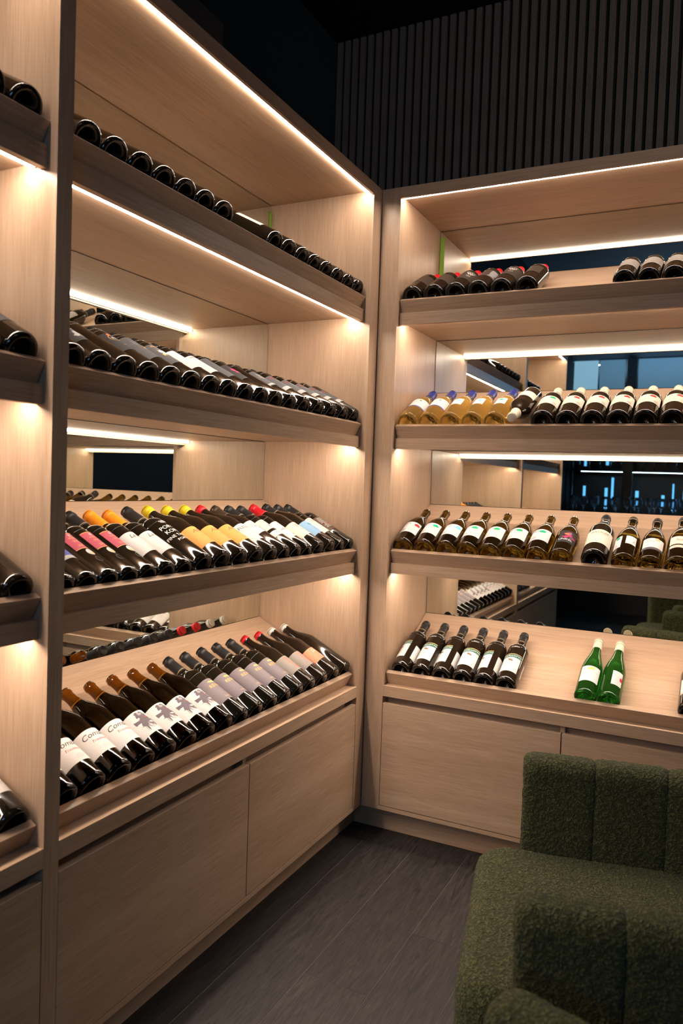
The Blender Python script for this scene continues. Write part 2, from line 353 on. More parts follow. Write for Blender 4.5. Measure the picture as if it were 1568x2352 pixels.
def mk_mesh(name, v, f, mats, smooth=True, mi=None):
    me = bpy.data.meshes.new(name); me.from_pydata(v, [], f)
    for m in mats: me.materials.append(m)
    if mi: me.polygons.foreach_set('material_index', mi)
    bm = bmesh.new(); bm.from_mesh(me); bmesh.ops.recalc_face_normals(bm, faces=bm.faces); bm.to_mesh(me); bm.free()
    if smooth: me.polygons.foreach_set('use_smooth', [True]*len(me.polygons))
    return me
TXT = {}
def text_geo(s, shear=0.0):
    key = (s, shear)
    if key in TXT: return TXT[key]
    cu = bpy.data.curves.new('t', 'FONT'); cu.body = s; cu.align_x = 'CENTER'; cu.size = 1.0; cu.shear = shear; cu.resolution_u = 3
    ob = bpy.data.objects.new('t', cu); C.objects.link(ob)
    dg = bpy.context.evaluated_depsgraph_get(); me = bpy.data.meshes.new_from_object(ob.evaluated_get(dg))
    bm = bmesh.new(); bm.from_mesh(me); bmesh.ops.triangulate(bm, faces=bm.faces)
    vs = [(v.co.x, v.co.y) for v in bm.verts]; bm.verts.index_update(); fs = [tuple(v.index for v in f.verts) for f in bm.faces]
    bm.free(); bpy.data.objects.remove(ob); bpy.data.curves.remove(cu); bpy.data.meshes.remove(me)
    TXT[key] = (vs, fs); return TXT[key]
class Label:
    """a paper label wrapped round a bottle, with flat print on it"""
    def __init__(s, prof): s.p = prof; s.v = []; s.f = []; s.mi = []; s.m = []
    def mat(s, n):
        if n not in s.m: s.m.append(n)
        return s.m.index(n)
    def W(s, x, z, off):
        r = r_at(s.p, z)+off; a = x/0.039
        return (r*math.sin(a), -r*math.cos(a), z)
    def grid(s, x0, x1, z0, z1, m, off=0.0006, nz=3, skew=0.0):
        n = max(2, int(abs(x1-x0)/0.0035)); b = len(s.v); mi = s.mat(m)
        for j in range(nz+1):
            for i in range(n+1): s.v.append(s.W(x0+(x1-x0)*i/n, z0+(z1-z0)*j/nz+skew*(i/n-.5), off))
        for j in range(nz):
            for i in range(n): s.f.append((b+j*(n+1)+i, b+j*(n+1)+i+1, b+(j+1)*(n+1)+i+1, b+(j+1)*(n+1)+i)); s.mi.append(mi)
        return s
    def paper(s, hw, z0, z1, m, cx=0.0): return s.grid(cx-hw, cx+hw, z0, z1, m, 0.0006, max(3, int((z1-z0)/0.02)))
    def text(s, t, x, z, size, m, shear=0.0, off=0.0011, sx=1.0):
        vs, fs = text_geo(t, shear); b = len(s.v); mi = s.mat(m)
        for a, c in vs: s.v.append(s.W(x+a*size*sx, z+c*size, off))
        for f in fs: s.f.append(tuple(b+i for i in f)); s.mi.append(mi)
        return s
    def blob(s, x, z, rx, rz, m, jag=0.0, seed=1, off=0.0010, rings=4, n=26):
        rnd = random.Random(seed); b = len(s.v); mi = s.mat(m)
        k = [1+jag*rnd.uniform(-1, 1) for _ in range(n)]
        s.v.append(s.W(x, z, off))
        for r in range(1, rings+1):
            for i in range(n):
                a = 2*math.pi*i/n; q = r/rings*(1+(k[i]-1)*(r/rings)); s.v.append(s.W(x+rx*q*math.cos(a), z+rz*q*math.sin(a), off))
        for i in range(n): s.f.append((b, b+1+i, b+1+(i+1) % n)); s.mi.append(mi)
        for r in range(rings-1):
            for i in range(n):
                j = (i+1) % n; s.f.append((b+1+r*n+i, b+1+(r+1)*n+i, b+1+(r+1)*n+j, b+1+r*n+j)); s.mi.append(mi)
        return s
    def lines(s, x, z, n, wd, gap, m, th=0.0007, seed=0):
        rnd = random.Random(seed)
        for i in range(n):
            ww_ = wd*rnd.uniform(.6, 1); s.grid(x-ww_/2, x+ww_/2, z-i*gap, z-i*gap+th, m, 0.0010, 1)
        return s
    def bars(s, x, z, wd, h, m):
        n = 12
        for i in range(n): s.grid(x+wd*i/n, x+wd*i/n+wd/n*(.3+.35*((i*7) % 3)/2), z, z+h, m, 0.0010, 1)
        return s
    def ring(s, x, z, r, m, th=0.0012, off=0.0010, n=24):
        b = len(s.v); mi = s.mat(m)
        for q in (r, r-th):
            for i in range(n):
                a = 2*math.pi*i/n; s.v.append(s.W(x+q*math.cos(a), z+q*math.sin(a), off))
        for i in range(n): j = (i+1) % n; s.f.append((b+i, b+j, b+n+j, b+n+i)); s.mi.append(mi)
        return s
    def mesh(s):
        me = bpy.data.meshes.new('label'); me.from_pydata(s.v, [], s.f)
        for n in s.m: me.materials.append(M[n])
        me.polygons.foreach_set('material_index', s.mi); me.polygons.foreach_set('use_smooth', [True]*len(me.polygons))
        return me
BT = {}
def btype(key, kind, Rr, H, glass, cap=None, cap_z=0.79, label=None, wine=False, back=None, cap_top=None):
    pr = full_prof(kind, Rr, H); v, f = lathe(pr)
    d = dict(R=Rr, H=H, glass=mk_mesh('wine_bottle', v, f, [M[glass]]), parts=[])
    if wine:
        wp = [(0.034, 0.0), (0.028, Rr*.25), (0.012, Rr*.6), (0.008, Rr*.8), (0.014, Rr-.004)]
        for z, r in pr[8:]:
            if 0.02 < z < 0.80*H: wp.append((z, max(r-0.0035, .004)))
        wp.append((0.80*H, wp[-1][1])); wp.append((0.801*H, 0.0))
        v, f = lathe(wp, 28); d['parts'].append(('wine', mk_mesh('wine', v, f, [M['wine']])))
        v, f = lathe([(0.835*H, 0), (0.835*H, .0095), (0.985*H, .0095), (0.985*H, 0)], 20); d['parts'].append(('cork', mk_mesh('cork', v, f, [M['cork']])))
    if cap:
        z0 = cap_z*H; cp = [(z0, r_at(pr, z0)-.0004), (z0, r_at(pr, z0)+.0008)]
        for z, r in pr[8:]:
            if z > z0+.002 and r > .001: cp.append((min(z, H*.985), r+.0010))
        cp += [(H*1.001, .0155), (H*1.004, .0130), (H*1.004, 0)]
        v, f = lathe(cp, 32)
        d['parts'].append(('capsule', mk_mesh('capsule', v, f, [M[cap]])))
        if cap in ('cap_black',):
            v, f = lathe([(z0+.004, r_at(pr, z0+.004)+.0011), (z0+.004, r_at(pr, z0+.004)+.0015), (z0+.0052, r_at(pr, z0+.0052)+.0015), (z0+.0052, r_at(pr, z0+.0052)+.0011)], 32)
            d['parts'].append(('capsule_band', mk_mesh('capsule_band', v, f, [M['gold']])))
    lb = Label(pr)
    if label: label(lb); d['parts'].append(('label', lb.mesh()))
    BT[key] = d
WHERE_R = {}
def bottle(key, side, k, s, label, group, roll=0.0, flip=False, slide=0.001, tilt=0.0):
    d = BT[key]; Rr = d['R']
    t = Vector(MP(side, 0, -CS, SN)); dd = Vector(MP(side, 0, SN, CS))
    o0, z0 = A_pt(k, 0.0184+slide, 0.0143+Rr+0.0006)
    loc = Vector(MP(side, s, o0, z0)); Z = t; Yv = -dd; X = Yv.cross(Z)
    mat = Matrix(((X.x, Yv.x, Z.x), (X.y, Yv.y, Z.y), (X.z, Yv.z, Z.z))).to_4x4()
    if flip: mat = mat @ Matrix.Rotation(math.pi, 4, 'Y')
    if tilt: mat = Matrix.Rotation(tilt, 4, dd) @ mat
    mat = mat @ Matrix.Rotation(roll, 4, 'Z')
    root = bpy.data.objects.new('wine_bottle', d['glass']); C.objects.link(root)
    root.matrix_world = Matrix.Translation(loc) @ mat
    tag(root, label, 'wine bottle', group)
    for n, me in d['parts']:
        c = bpy.data.objects.new(n, me); C.objects.link(c); c.parent = root
    return root

# --- label designs
def lb_combe(l): l.paper(.048, .052, .128, 'p_white').text('Combe', -.004, .103, .021, 'i_black', .35).text('Trousseau', .001, .087, .0105, 'i_red', .35).lines(.002, .072, 4, .026, .0035, 'i_grey', .0005, 3)
def lb_leaf(l):
    l.paper(.048, .050, .130, 'p_white')
    l.blob(-.002, .095, .024, .017, 'i_purple', .45, 4, n=34).blob(-.006, .113, .013, .012, 'i_purple', .3, 5).blob(.010, .088, .012, .016, 'i_purple', .6, 6, .0012).blob(-.012, .079, .010, .014, 'i_purple', .8, 8, .0013)
    l.blob(.004, .104, .003, .002, 'i_red', .6, 9, .0015).blob(.007, .083, .006, .003, 'p_white', .5, 10, .0016).blob(-.004, .117, .006, .005, 'i_grey', .4, 12, .0017)
    for i in range(6): l.grid(-.018+i*.006, -.0172+i*.006, .060+.003*(i % 3), .080, 'i_purple', .0012, 1, .006)
def lb_reva(l): l.paper(.043, .060, .155, 'p_mauve').text('REVA', .0, .118, .0165, 'i_gold').blob(.0, .141, .010, .0035, 'i_gold', .35, 3).blob(.006, .1385, .006, .003, 'i_gold', .4, 5, .0013).lines(.002, .073, 2, .018, .003, 'i_gold', .0007, 2)
def lb_taupe(l): l.paper(.046, .060, .135, 'p_taupe').text('ERDE', -.004, .121, .0095, 'i_orange').lines(-.002, .112, 5, .026, .005, 'i_orange', .0016, 4).lines(.006, .085, 6, .018, .003, 'i_orange', .001, 5)
def lb_salmon(l):
    l.paper(.042, .066, .128, 'p_salmon')
    for i in range(8): l.blob(-.006+.005*math.cos(i), .112+.007*math.sin(i*1.7), .0016, .0016, 'i_white', .2, i, rings=2, n=8)
    l.text('L.T.', .008, .078, .009, 'i_white').ring(.008, .081, .008, 'i_white', .0008)
def lb_pink(l):
    l.paper(.027, .098, .165, 'p_pink').grid(-.027, .027, .1635, .165, 'i_gold', .001, 1).grid(-.027, .027, .098, .0995, 'i_gold', .001, 1)
    l.text('ROSSO', 0, .140, .0075, 'i_gold').text('DOC', 0, .127, .008, 'i_gold').lines(0, .112, 2, .018, .004, 'i_gold', .001, 2).blob(0, .154, .004, .005, 'p_silver', .2, 3)
    l.blob(.004, .082, .012, .012, 'p_white', .0, 1).blob(.004, .0765, .008, .0035, 'i_gold', .0, 2, .0014).text('91', .004, .081, .011, 'i_grey', 0, .0015).ring(.004, .052, .010, 'p_darkgrey', .0018)
def lb_blue(l): l.paper(.030, .065, .165, 'p_navy').grid(-.030, .030, .065, .077, 'p_silver', .001, 1).blob(0, .12, .016, .020, 'p_silver', .4, 4)
def lb_la(l): l.paper(.044, .062, .150, 'p_white').text('La', -.010, .126, .021, 'i_black', .4).text('Ge', .012, .126, .016, 'i_black', .4).lines(.0, .112, 2, .030, .005, 'i_grey', .0007, 4).lines(.004, .085, 7, .024, .0032, 'i_grey', .0005, 6)
def lb_kopke(l):
    l.text('PORTO', 0, .142, .0185, 'i_white').text('KOPKE', 0, .122, .0185, 'i_white').text('FINE TAWNY', 0, .101, .0145, 'i_white').text('PORTO', 0, .084, .0125, 'i_white').blob(0, .170, .010, .0025, 'i_pale', .4, 2, n=12).blob(0, .176, .012, .002, 'i_pale', .5, 6, n=12)
def lb_yellow(l): l.paper(.050, .052, .135, 'p_yellow').text('Alla', -.004, .107, .020, 'i_brown', .4).lines(0, .092, 2, .022, .004, 'i_brown', .0006, 3).lines(.004, .066, 2, .012, .004, 'i_brown', .0012, 8)
def lb_fleur(l): l.paper(.050, .052, .140, 'p_white').text('FLEUR', -.008, .116, .0165, 'i_black').lines(-.004, .107, 2, .034, .0045, 'i_grey', .0008, 3).lines(0, .090, 6, .028, .0045, 'i_grey', .0008, 7)
def lb_tree(l):
    l.paper(.046, .095, .160, 'p_white')
    rnd = random.Random(5)
    def br(x, z, a, ln, th, dpt):
        x1, z1 = x+ln*math.cos(a), z+ln*math.sin(a); nx, nz = -math.sin(a)*th, math.cos(a)*th; b = len(l.v); mi = l.mat('i_black')
        for p in ((x-nx, z-nz), (x1-nx*.6, z1-nz*.6), (x1+nx*.6, z1+nz*.6), (x+nx, z+nz)): l.v.append(l.W(p[0], p[1], .0012))
        l.f.append((b, b+1, b+2, b+3)); l.mi.append(mi)
        if dpt:
            for _ in range(2): br(x1, z1, a+rnd.uniform(-.8, .8), ln*rnd.uniform(.6, .85), th*.65, dpt-1)
    br(.006, .097, 1.9, .018, .0012, 5); br(.008, .097, 1.2, .016, .0011, 5)
def lb_cream2(l): l.paper(.046, .112, .165, 'p_cream').paper(.044, .075, .100, 'p_white').text('GARNIER', -.002, .148, .010, 'i_grey').blob(0, .130, .009, .007, 'i_grey', .5, 6, n=18).grid(-.010, .010, .104, .1065, 'i_black', .001, 1).text('Clos', 0, .084, .010, 'i_black', .3)
def lb_valdo(l): l.paper(.046, .062, .155, 'p_white').text('VALDO', -.002, .105, .0125, 'i_black').blob(-.008, .138, .008, .002, 'i_grey', .3, 3, n=12).blob(.004, .075, .0035, .005, 'i_black', .4, 8, n=12).lines(0, .096, 1, .03, .004, 'i_grey')
def lb_cream(l): l.paper(.047, .055, .130, 'p_cream').text('ERDE', -.004, .112, .0095, 'i_brown').text('MO', -.004, .100, .0125, 'i_brown').text('MONTE', .002, .084, .007, 'i_brown').lines(.004, .074, 3, .02, .004, 'i_brown', .0006)
def lb_ltblue(l): l.paper(.048, .055, .130, 'p_blue').blob(0, .108, .008, .008, 'i_blue', .5, 4, n=16).text('LA', 0, .086, .008, 'i_blue').lines(0, .078, 2, .018, .004, 'i_blue', .0006)
def lb_circle(l): l.paper(.044, .066, .158, 'p_cream').ring(-.006, .140, .006, 'i_black', .0012).lines(0, .137, 1, .030, .004, 'i_black', .0007).lines(.002, .122, 3, .022, .004, 'i_grey', .0007).text('Bricco', .004, .088, .008, 'i_grey', .2)
def lb_brown(l): l.paper(.046, .080, .165, 'p_brown').lines(0, .155, 11, .050, .0055, 'i_pale', .0018, 5).blob(.012, .115, .012, .008, 'i_red', .3, 3, .0014)
def lb_plainwhite(l): l.paper(.046, .055, .145, 'p_white').text('Barolo', 0, .110, .014, 'i_black', .2).lines(0, .095, 4, .03, .006, 'i_grey')
def lb_blackband(l): l.paper(.046, .075, .170, 'p_darkgrey').lines(0, .150, 6, .040, .006, 'i_pale', .0018, 3).grid(-.040, .040, .078, .088, 'p_silver', .001, 1)
def lb_rm(l): l.paper(.044, .075, .165, 'p_black').ring(-.002, .140, .015, 'i_gold', .0012).text('RM', -.002, .134, .013, 'i_white').text('Gran', .004, .100, .010, 'i_gold', .3).blob(-.006, .158, .006, .004, 'i_orange', .4, 4)
def lb_slate(l): l.paper(.042, .060, .175, 'p_darkgrey').lines(.0, .150, 4, .03, .006, 'i_grey', .0012, 7).blob(.010, .12, .006, .009, 'i_gold', .5, 4)
def lb_figure(l): l.paper(.044, .060, .165, 'p_darkgrey').text('FANT', -.002, .150, .0105, 'i_gold').lines(0, .143, 1, .026, .004, 'i_pale').blob(-.003, .120, .010, .014, 'i_white', .6, 3).blob(.009, .110, .006, .010, 'i_gold', .6, 5).blob(-.012, .107, .004, .007, 'i_gold', .5, 7)
def lb_white_s2(l): l.paper(.046, .060, .160, 'p_white').blob(0, .150, .014, .003, 'i_grey', .4, 5, n=14).lines(0, .09, 3, .02, .005, 'i_grey', .0006)
def lb_redgrape(l): l.paper(.044, .070, .160, 'p_black').blob(0, .122, .012, .015, 'i_magenta', .6, 3).blob(.006, .112, .006, .006, 'i_pale', .5, 6, .0014)
def lb_redscript(l): l.paper(.046, .068, .160, 'p_darkgrey').grid(-.046, .046, .068, .086, 'p_silver', .001, 2).text('Rubro', -.006, .142, .013, 'i_red', .4).lines(.004, .132, 5, .026, .0045, 'i_pale', .0009, 5)
def lb_sheep(l): l.paper(.046, .060, .165, 'p_black').blob(-.006, .092, .013, .012, 'p_silver', .5, 4).lines(0, .150, 6, .050, .007, 'p_silver', .0028, 6)
def lb_dkfaint(l): l.paper(.046, .075, .160, 'p_dkbrown')
def lb_dotted(l):
    l.paper(.045, .070, .170, 'p_dkbrown').text('VIN GRAP', 0, .160, .008, 'i_pale').lines(0, .118, 4, .024, .004, 'i_pale', .0008, 4)
    for j in range(3):
        for i in range(4-j): l.blob(-.012+i*.008+j*.004, .150-j*.008, .0025, .003, 'i_white', .2, i, rings=2, n=8)
def lb_backgrey(l): l.paper(.045, .075, .165, 'p_dkbrown').lines(.006, .150, 9, .028, .008, 'p_silver', .0045, 5)
def lb_monte(l): l.paper(.044, .072, .160, 'p_taupe').text('LOVAJURA', 0, .143, .0085, 'i_pale').lines(0, .136, 2, .030, .004, 'i_pale', .001, 4).text('EMMI', 0, .110, .010, 'i_pale').grid(-.044, .044, .072, .076, 'p_silver', .001, 1)
def lb_goldnavy(l): l.paper(.042, .075, .145, 'p_white').grid(-.042, .042, .075, .081, 'p_navy', .001, 1).blob(.004, .130, .005, .005, 'i_brown', .3, 3, n=8).text('TERRA', -.008, .113, .007, 'i_grey').text('ALTA', .004, .100, .006, 'i_grey')
def lb_small(col):
    def g(l): l.paper(.020, .088, .140, 'p_white', -.002).blob(-.003, .124, .010, .006, col, .25, 4).lines(-.002, .106, 2, .02, .005, 'i_grey', .0007, 3)
    return g
def lb_cream_spot(col):
    def g(l): l.paper(.044, .075, .145, 'p_cream').blob(.014, .131, .011, .007, col, .15, 4).bars(.018, .080, .015, .018, 'i_grey').lines(-.010, .120, 6, .034, .006, 'i_grey', .0006, 3)
    return g
def lb_upside(l): l.paper(.044, .075, .135, 'p_cream').text('VILEMONTA', 0, .100, .0085, 'i_grey')
def lb_unkel_back(col, sx):
    def g(l): l.paper(.040, .055, .128, 'p_white', -.006).text('UNKEL', -.022, .112, .0125, 'i_black').blob(sx, .112, .0115, .0078, col, .08, 4).bars(-.034, .062, .024, .016, 'i_grey').lines(.006, .100, 8, .030, .0048, 'i_grey', .0006, 3)
    return g
def lb_unkel(l):
    l.paper(.030, .052, .130, 'p_black').text('UNKEL', -.006, .066, .015, 'i_white').blob(.004, .098, .016, .014, 'i_magenta', .8, 4).blob(-.004, .106, .008, .006, 'i_orange', .5, 6, .0013).blob(.010, .088, .006, .008, 'i_purple', .5, 7, .0014).blob(.006, .112, .005, .004, 'i_blue', .5, 8, .0015)
    for i in range(9): l.blob(-.020+.0052*i, .088+.03*((i*37) % 10)/10, .0016, .0012, 'i_orange', .4, i, rings=2, n=8)
def lb_beringer(l): l.paper(.046, .052, .140, 'p_cream').text('BERINGER', 0, .117, .0125, 'i_black').text('PRIVATE RESERVE', 0, .108, .0055, 'i_brown').blob(.0, .132, .004, .003, 'i_gold', .4, 4).lines(-.008, .100, 2, .02, .005, 'i_grey', .0005)
def lb_twopart(l): l.paper(.016, .045, .120, 'p_white', -.030).blob(-.028, .108, .008, .009, 'i_green', .1, 4).bars(-.036, .052, .012, .014, 'i_grey').paper(.017, .070, .120, 'p_white', .016).text('A.', .026, .084, .010, 'i_black')
def lb_abby(l): l.paper(.036, .060, .118, 'p_white').grid(-.040, .040, .046, .060, 'p_darkgrey', .0008, 1).text('Abby', -.012, .096, .013, 'i_grey', .35).ring(.012, .112, .008, 'i_gold', .0022).ring(.012, .112, .004, 'i_gold', .0018).lines(-.014, .086, 1, .012, .004, 'i_grey')
def lb_nebbio(l): l.paper(.032, .085, .135, 'p_cream').grid(-.030, .030, .0862, .0870, 'i_gold', .001, 1).grid(-.030, .030, .1330, .1338, 'i_gold', .001, 1).text('Nibi', .0, .106, .016, 'i_brown', .35).paper(.030, .062, .078, 'p_cream').text('NEUBURG', .0, .067, .0075, 'i_brown')
def lb_caval(l):
    l.paper(.037, .042, .118, 'p_white').grid(-.037, .037, .118, .137, 'i_dkgreen', .0006, 2).grid(-.037, .037, .137, .139, 'i_gold', .0006, 1)
    l.text('CAVALLOTTO', 0, .1225, .0118, 'i_white').blob(0, .103, .009, .006, 'i_brown', .5, 4, n=18).text('Barolo', 0, .084, .008, 'i_grey', .3).lines(0, .077, 2, .034, .004, 'i_grey', .0006).lines(0, .058, 1, .008, .004, 'i_grey', .0007)
    l.text('ALBEISA', 0, .178, .009, 'i_pale', 0, .0006)
    l.grid(.060, .100, .045, .120, 'p_white', .0006, 3)
def lb_brund(l): l.paper(.036, .052, .130, 'p_white').blob(0, .116, .015, .006, 'i_gold', .3, 4).blob(.006, .121, .007, .005, 'i_gold', .4, 5, .0012).text('BRUNDLMAYER', 0, .098, .0078, 'i_grey').text('Kamptal', 0, .088, .005, 'i_grey').lines(0, .083, 2, .012, .004, 'i_grey', .0005)
def lb_backgreen(l): l.paper(.019, .052, .122, 'p_white', .020).blob(.034, .088, .006, .010, 'i_red', .1, 4).lines(.017, .112, 10, .024, .006, 'i_grey', .0008, 3)
def lb_redline(l): l.paper(.040, .055, .130, 'p_white').grid(-.040, .040, .058, .060, 'i_orange', .001, 1).blob(-.010, .105, .007, .0016, 'i_red', .3, 4).text('Ried', 0, .090, .010, 'i_black')

# --- bottle kinds
btype('combe', 'burgundy', .0405, .300, 'glass_amber', None, label=lb_combe, wine=True)
btype('leaf', 'burgundy', .0400, .300, 'glass_amber', None, label=lb_leaf, wine=True)
btype('reva', 'bordeaux', .0385, .305, 'glass_dark', 'cap_black', .775, lb_reva)
btype('taupe', 'burgundy', .0400, .300, 'glass_brown', 'cap_red', .945, lb_taupe)
btype('salmon', 'burgundy', .0410, .300, 'glass_brown', 'cap_white', .945, lb_salmon)
btype('plain_white_cap', 'burgundy', .0410, .300, 'glass_brown', 'cap_white', .945)
btype('pink', 'bordeaux', .0320, .295, 'glass_dark', 'cap_black', .78, lb_pink)
btype('blue_label', 'bordeaux', .0320, .295, 'glass_dark', 'cap_black', .78, lb_blue)
btype('slim', 'bordeaux', .0320, .295, 'glass_dark', 'cap_black', .78)
btype('la', 'bordeaux', .0335, .295, 'glass_dark', 'cap_orange', .76, lb_la)
btype('kopke', 'port', .0395, .300, 'glass_dark', 'cap_black', .76, lb_kopke)
btype('yellow', 'burgundy', .0415, .300, 'glass_brown', 'cap_yellow', .90, lb_yellow)
btype('fleur', 'burgundy', .0400, .300, 'glass_brown', 'cap_red', .92, lb_fleur)
btype('tree', 'burgundy', .0380, .300, 'glass_brown', 'cap_brown', .80, lb_tree)
btype('cream2', 'bordeaux', .0370, .300, 'glass_dark', 'cap_black', .78, lb_cream2)
btype('valdo', 'bordeaux', .0355, .300, 'glass_dark', 'cap_black', .78, lb_valdo)
btype('cream_red', 'burgundy', .0400, .300, 'glass_brown', 'cap_red', .80, lb_cream)
btype('ltblue', 'burgundy', .0410, .300, 'glass_brown', 'cap_black', .80, lb_ltblue)
btype('circle', 'bordeaux', .0380, .300, 'glass_dark', 'cap_black', .78, lb_circle)
btype('brown', 'bordeaux', .0375, .300, 'glass_dark', 'cap_black', .78, lb_brown)
btype('white', 'burgundy', .0390, .300, 'glass_dark', 'cap_black', .80, lb_plainwhite)
btype('whitecap', 'burgundy', .0390, .300, 'glass_dark', 'cap_white', .80, lb_plainwhite)
btype('blackband', 'bordeaux', .0385, .300, 'glass_dark', 'cap_black', .78, lb_blackband)
btype('rm', 'bordeaux', .0385, .300, 'glass_brown', 'cap_black', .78, lb_rm)
btype('slate', 'bordeaux', .0390, .300, 'glass_dark', 'cap_black', .78, lb_slate)
btype('figure', 'bordeaux', .0390, .300, 'glass_dark', 'cap_black', .78, lb_figure)
btype('white_s2', 'bordeaux', .0390, .300, 'glass_dark', 'cap_black', .78, lb_white_s2)
btype('redgrape', 'bordeaux', .0390, .300, 'glass_dark', 'cap_black', .78, lb_redgrape)
btype('redscript', 'bordeaux', .0400, .300, 'glass_dark', 'cap_black', .78, lb_redscript)
btype('sheep', 'bordeaux', .0385, .300, 'glass_dark', 'cap_black', .78, lb_sheep)
btype('nude', 'bordeaux', .0390, .300, 'glass_brown', 'cap_black', .78)
btype('faint', 'bordeaux', .0390, .300, 'glass_brown', 'cap_black', .78, lb_dkfaint)
btype('dotted', 'bordeaux', .0400, .300, 'glass_dark', 'cap_red', .76, lb_dotted)
btype('backgrey', 'bordeaux', .0400, .300, 'glass_dark', 'cap_red', .76, lb_backgrey)
btype('faint_red', 'bordeaux', .0400, .300, 'glass_dark', 'cap_red', .76, lb_dkfaint)
btype('monte', 'bordeaux', .0360, .300, 'glass_dark', 'cap_black', .78, lb_monte)
btype('gold_navy', 'pear', .0395, .300, 'glass_gold', 'cap_blue', .80, lb_goldnavy)
btype('gold_cyan', 'pear', .0395, .300, 'glass_gold', 'cap_blue', .80, lb_small('i_cyan'))
btype('gold_green', 'pear', .0395, .300, 'glass_gold', 'cap_blue', .80, lb_small('i_green'))
btype('spot_green', 'burgundy', .0410, .300, 'glass_brown', 'cap_cream', .84, lb_cream_spot('i_green'))
btype('spot_red', 'burgundy', .0405, .300, 'glass_brown', 'cap_cream', .84, lb_cream_spot('i_red'))
btype('upside', 'burgundy', .0385, .300, 'glass_brown', 'cap_cream', .80, lb_upside)
for nm, col, sx in (('unkel_red', 'i_red', .020), ('unkel_green', 'i_green', .014), ('unkel_cyan', 'i_cyan', .020), ('unkel_green2', 'i_green', .004)):
    btype(nm, 'pear', .0405, .285, 'glass_olive', None, label=lb_unkel_back(col, sx))
btype('unkel_front', 'pear', .0405, .285, 'glass_olive', None, label=lb_unkel)
btype('beringer', 'burgundy', .0435, .300, 'glass_brown', 'cap_black', .85, lb_beringer)
btype('twopart', 'pear', .0400, .300, 'glass_olive', 'cap_black', .93, lb_twopart)
btype('abby', 'pear', .0385, .300, 'glass_olive', 'cap_black', .90, lb_abby)
btype('nebbio', 'pear', .0405, .315, 'glass_olive', 'cap_black', .90, lb_nebbio)
btype('caval', 'bordeaux', .0378, .300, 'glass_brown', 'cap_black', .80, lb_caval)
btype('brund', 'flute', .0370, .320, 'glass_green', 'cap_cream', .83, lb_brund)
btype('green_back', 'flute', .0370, .320, 'glass_green', 'cap_cream', .83, lb_backgreen)
btype('redline', 'burgundy', .0400, .300, 'glass_brown', 'cap_black', .80, lb_redline)

SH = ['top', 'second', 'third', 'bottom']
ORD = ['first', 'second', 'third', 'fourth', 'fifth', 'sixth', 'seventh', 'eighth', 'ninth', 'tenth', 'eleventh', 'twelfth', 'thirteenth', 'fourteenth', 'fifteenth', 'sixteenth', 'seventeenth', 'eighteenth', 'nineteenth', 'twentieth']
def row(side, k, items, desc, group, frm):
    where = '%s shelf, %s' % (SH[k], 'cut-off bay' if 'cut-off' in group else 'left cabinet' if side == 'L' else 'right cabinet')
    for i, it in enumerate(items):
        key, s = it[0], it[1]; roll = it[2] if len(it) > 2 else 0.0
        bottle(key, side, k, s, '%s, %s from %s, %s' % (desc.get(key, 'dark wine bottle'), ORD[i], frm, where), group, roll)
FRM_L = 'divider'
NB = 'dark bottle lying base outward'
row('L', 0, [('nude', y) for y in (-1.415, -1.336, -1.253, -1.173, -1.093, -1.015, -.934)]+[('white_s2', -.676, .55)]+[('nude', y) for y in (-.596, -.514, -.435, -.354, -.271, -.190, -.1125)],
    {'nude': NB, 'white_s2': 'dark bottle with a white label'}, 'bottles on the top shelf of the left cabinet', FRM_L)
row('L', 1, [('nude', -1.4467), ('sheep', -1.3685, .1), ('nude', -1.290), ('rm', -1.2115), ('slate', -1.133, -.1), ('figure', -1.053), ('white_s2', -.972, .2), ('white_s2', -.892, -.2), ('slate', -.811, .4), ('redgrape', -.730), ('nude', -.650), ('blackband', -.568),
    ('redscript', -.482), ('redscript', -.386), ('redscript', -.293), ('redscript', -.203), ('redscript', -.1145)],
    {'nude': 'bare black bottle', 'sheep': 'black bottle with a white striped label', 'rm': 'black bottle with a gold ringed label', 'slate': 'black bottle with a slate grey label', 'figure': 'black bottle with white and gold figures',
     'white_s2': 'black bottle with a white label', 'redgrape': 'black bottle with a red grape mark', 'blackband': 'black bottle with a grey banded label', 'redscript': 'black bottle with red script on grey'}, 'bottles on the second shelf of the left cabinet', FRM_L)
row('L', 2, [('slim', -1.4545), ('blue_label', -1.3895), ('pink', -1.3245), ('pink', -1.2595), ('pink', -1.1945), ('la', -1.1285), ('la', -1.0605), ('kopke', -.9865), ('yellow', -.905), ('yellow', -.8215), ('yellow', -.738),
    ('fleur', -.656), ('tree', -.5775), ('cream2', -.502), ('valdo', -.429), ('cream_red', -.353), ('ltblue', -.2715), ('circle', -.192), ('brown', -.1160)],
    {'slim': 'bare black bottle', 'blue_label': 'bottle with a blue and white label', 'pink': 'slim bottle with a pink label and round seal', 'la': 'white labelled bottle with an orange capsule', 'kopke': 'stout black port bottle with white lettering',
     'yellow': 'yellow capped bottle with an orange-yellow label', 'fleur': 'red capped bottle with a FLEUR label', 'tree': 'bottle with a black tree on white', 'cream2': 'bottle with two cream labels', 'valdo': 'bottle with a VALDO label',
     'cream_red': 'red capsule bottle with a cream label', 'ltblue': 'bottle with a light blue label', 'circle': 'bottle with a small circle on cream', 'brown': 'bottle with a brown printed label'}, 'bottles on the third shelf of the left cabinet', FRM_L)
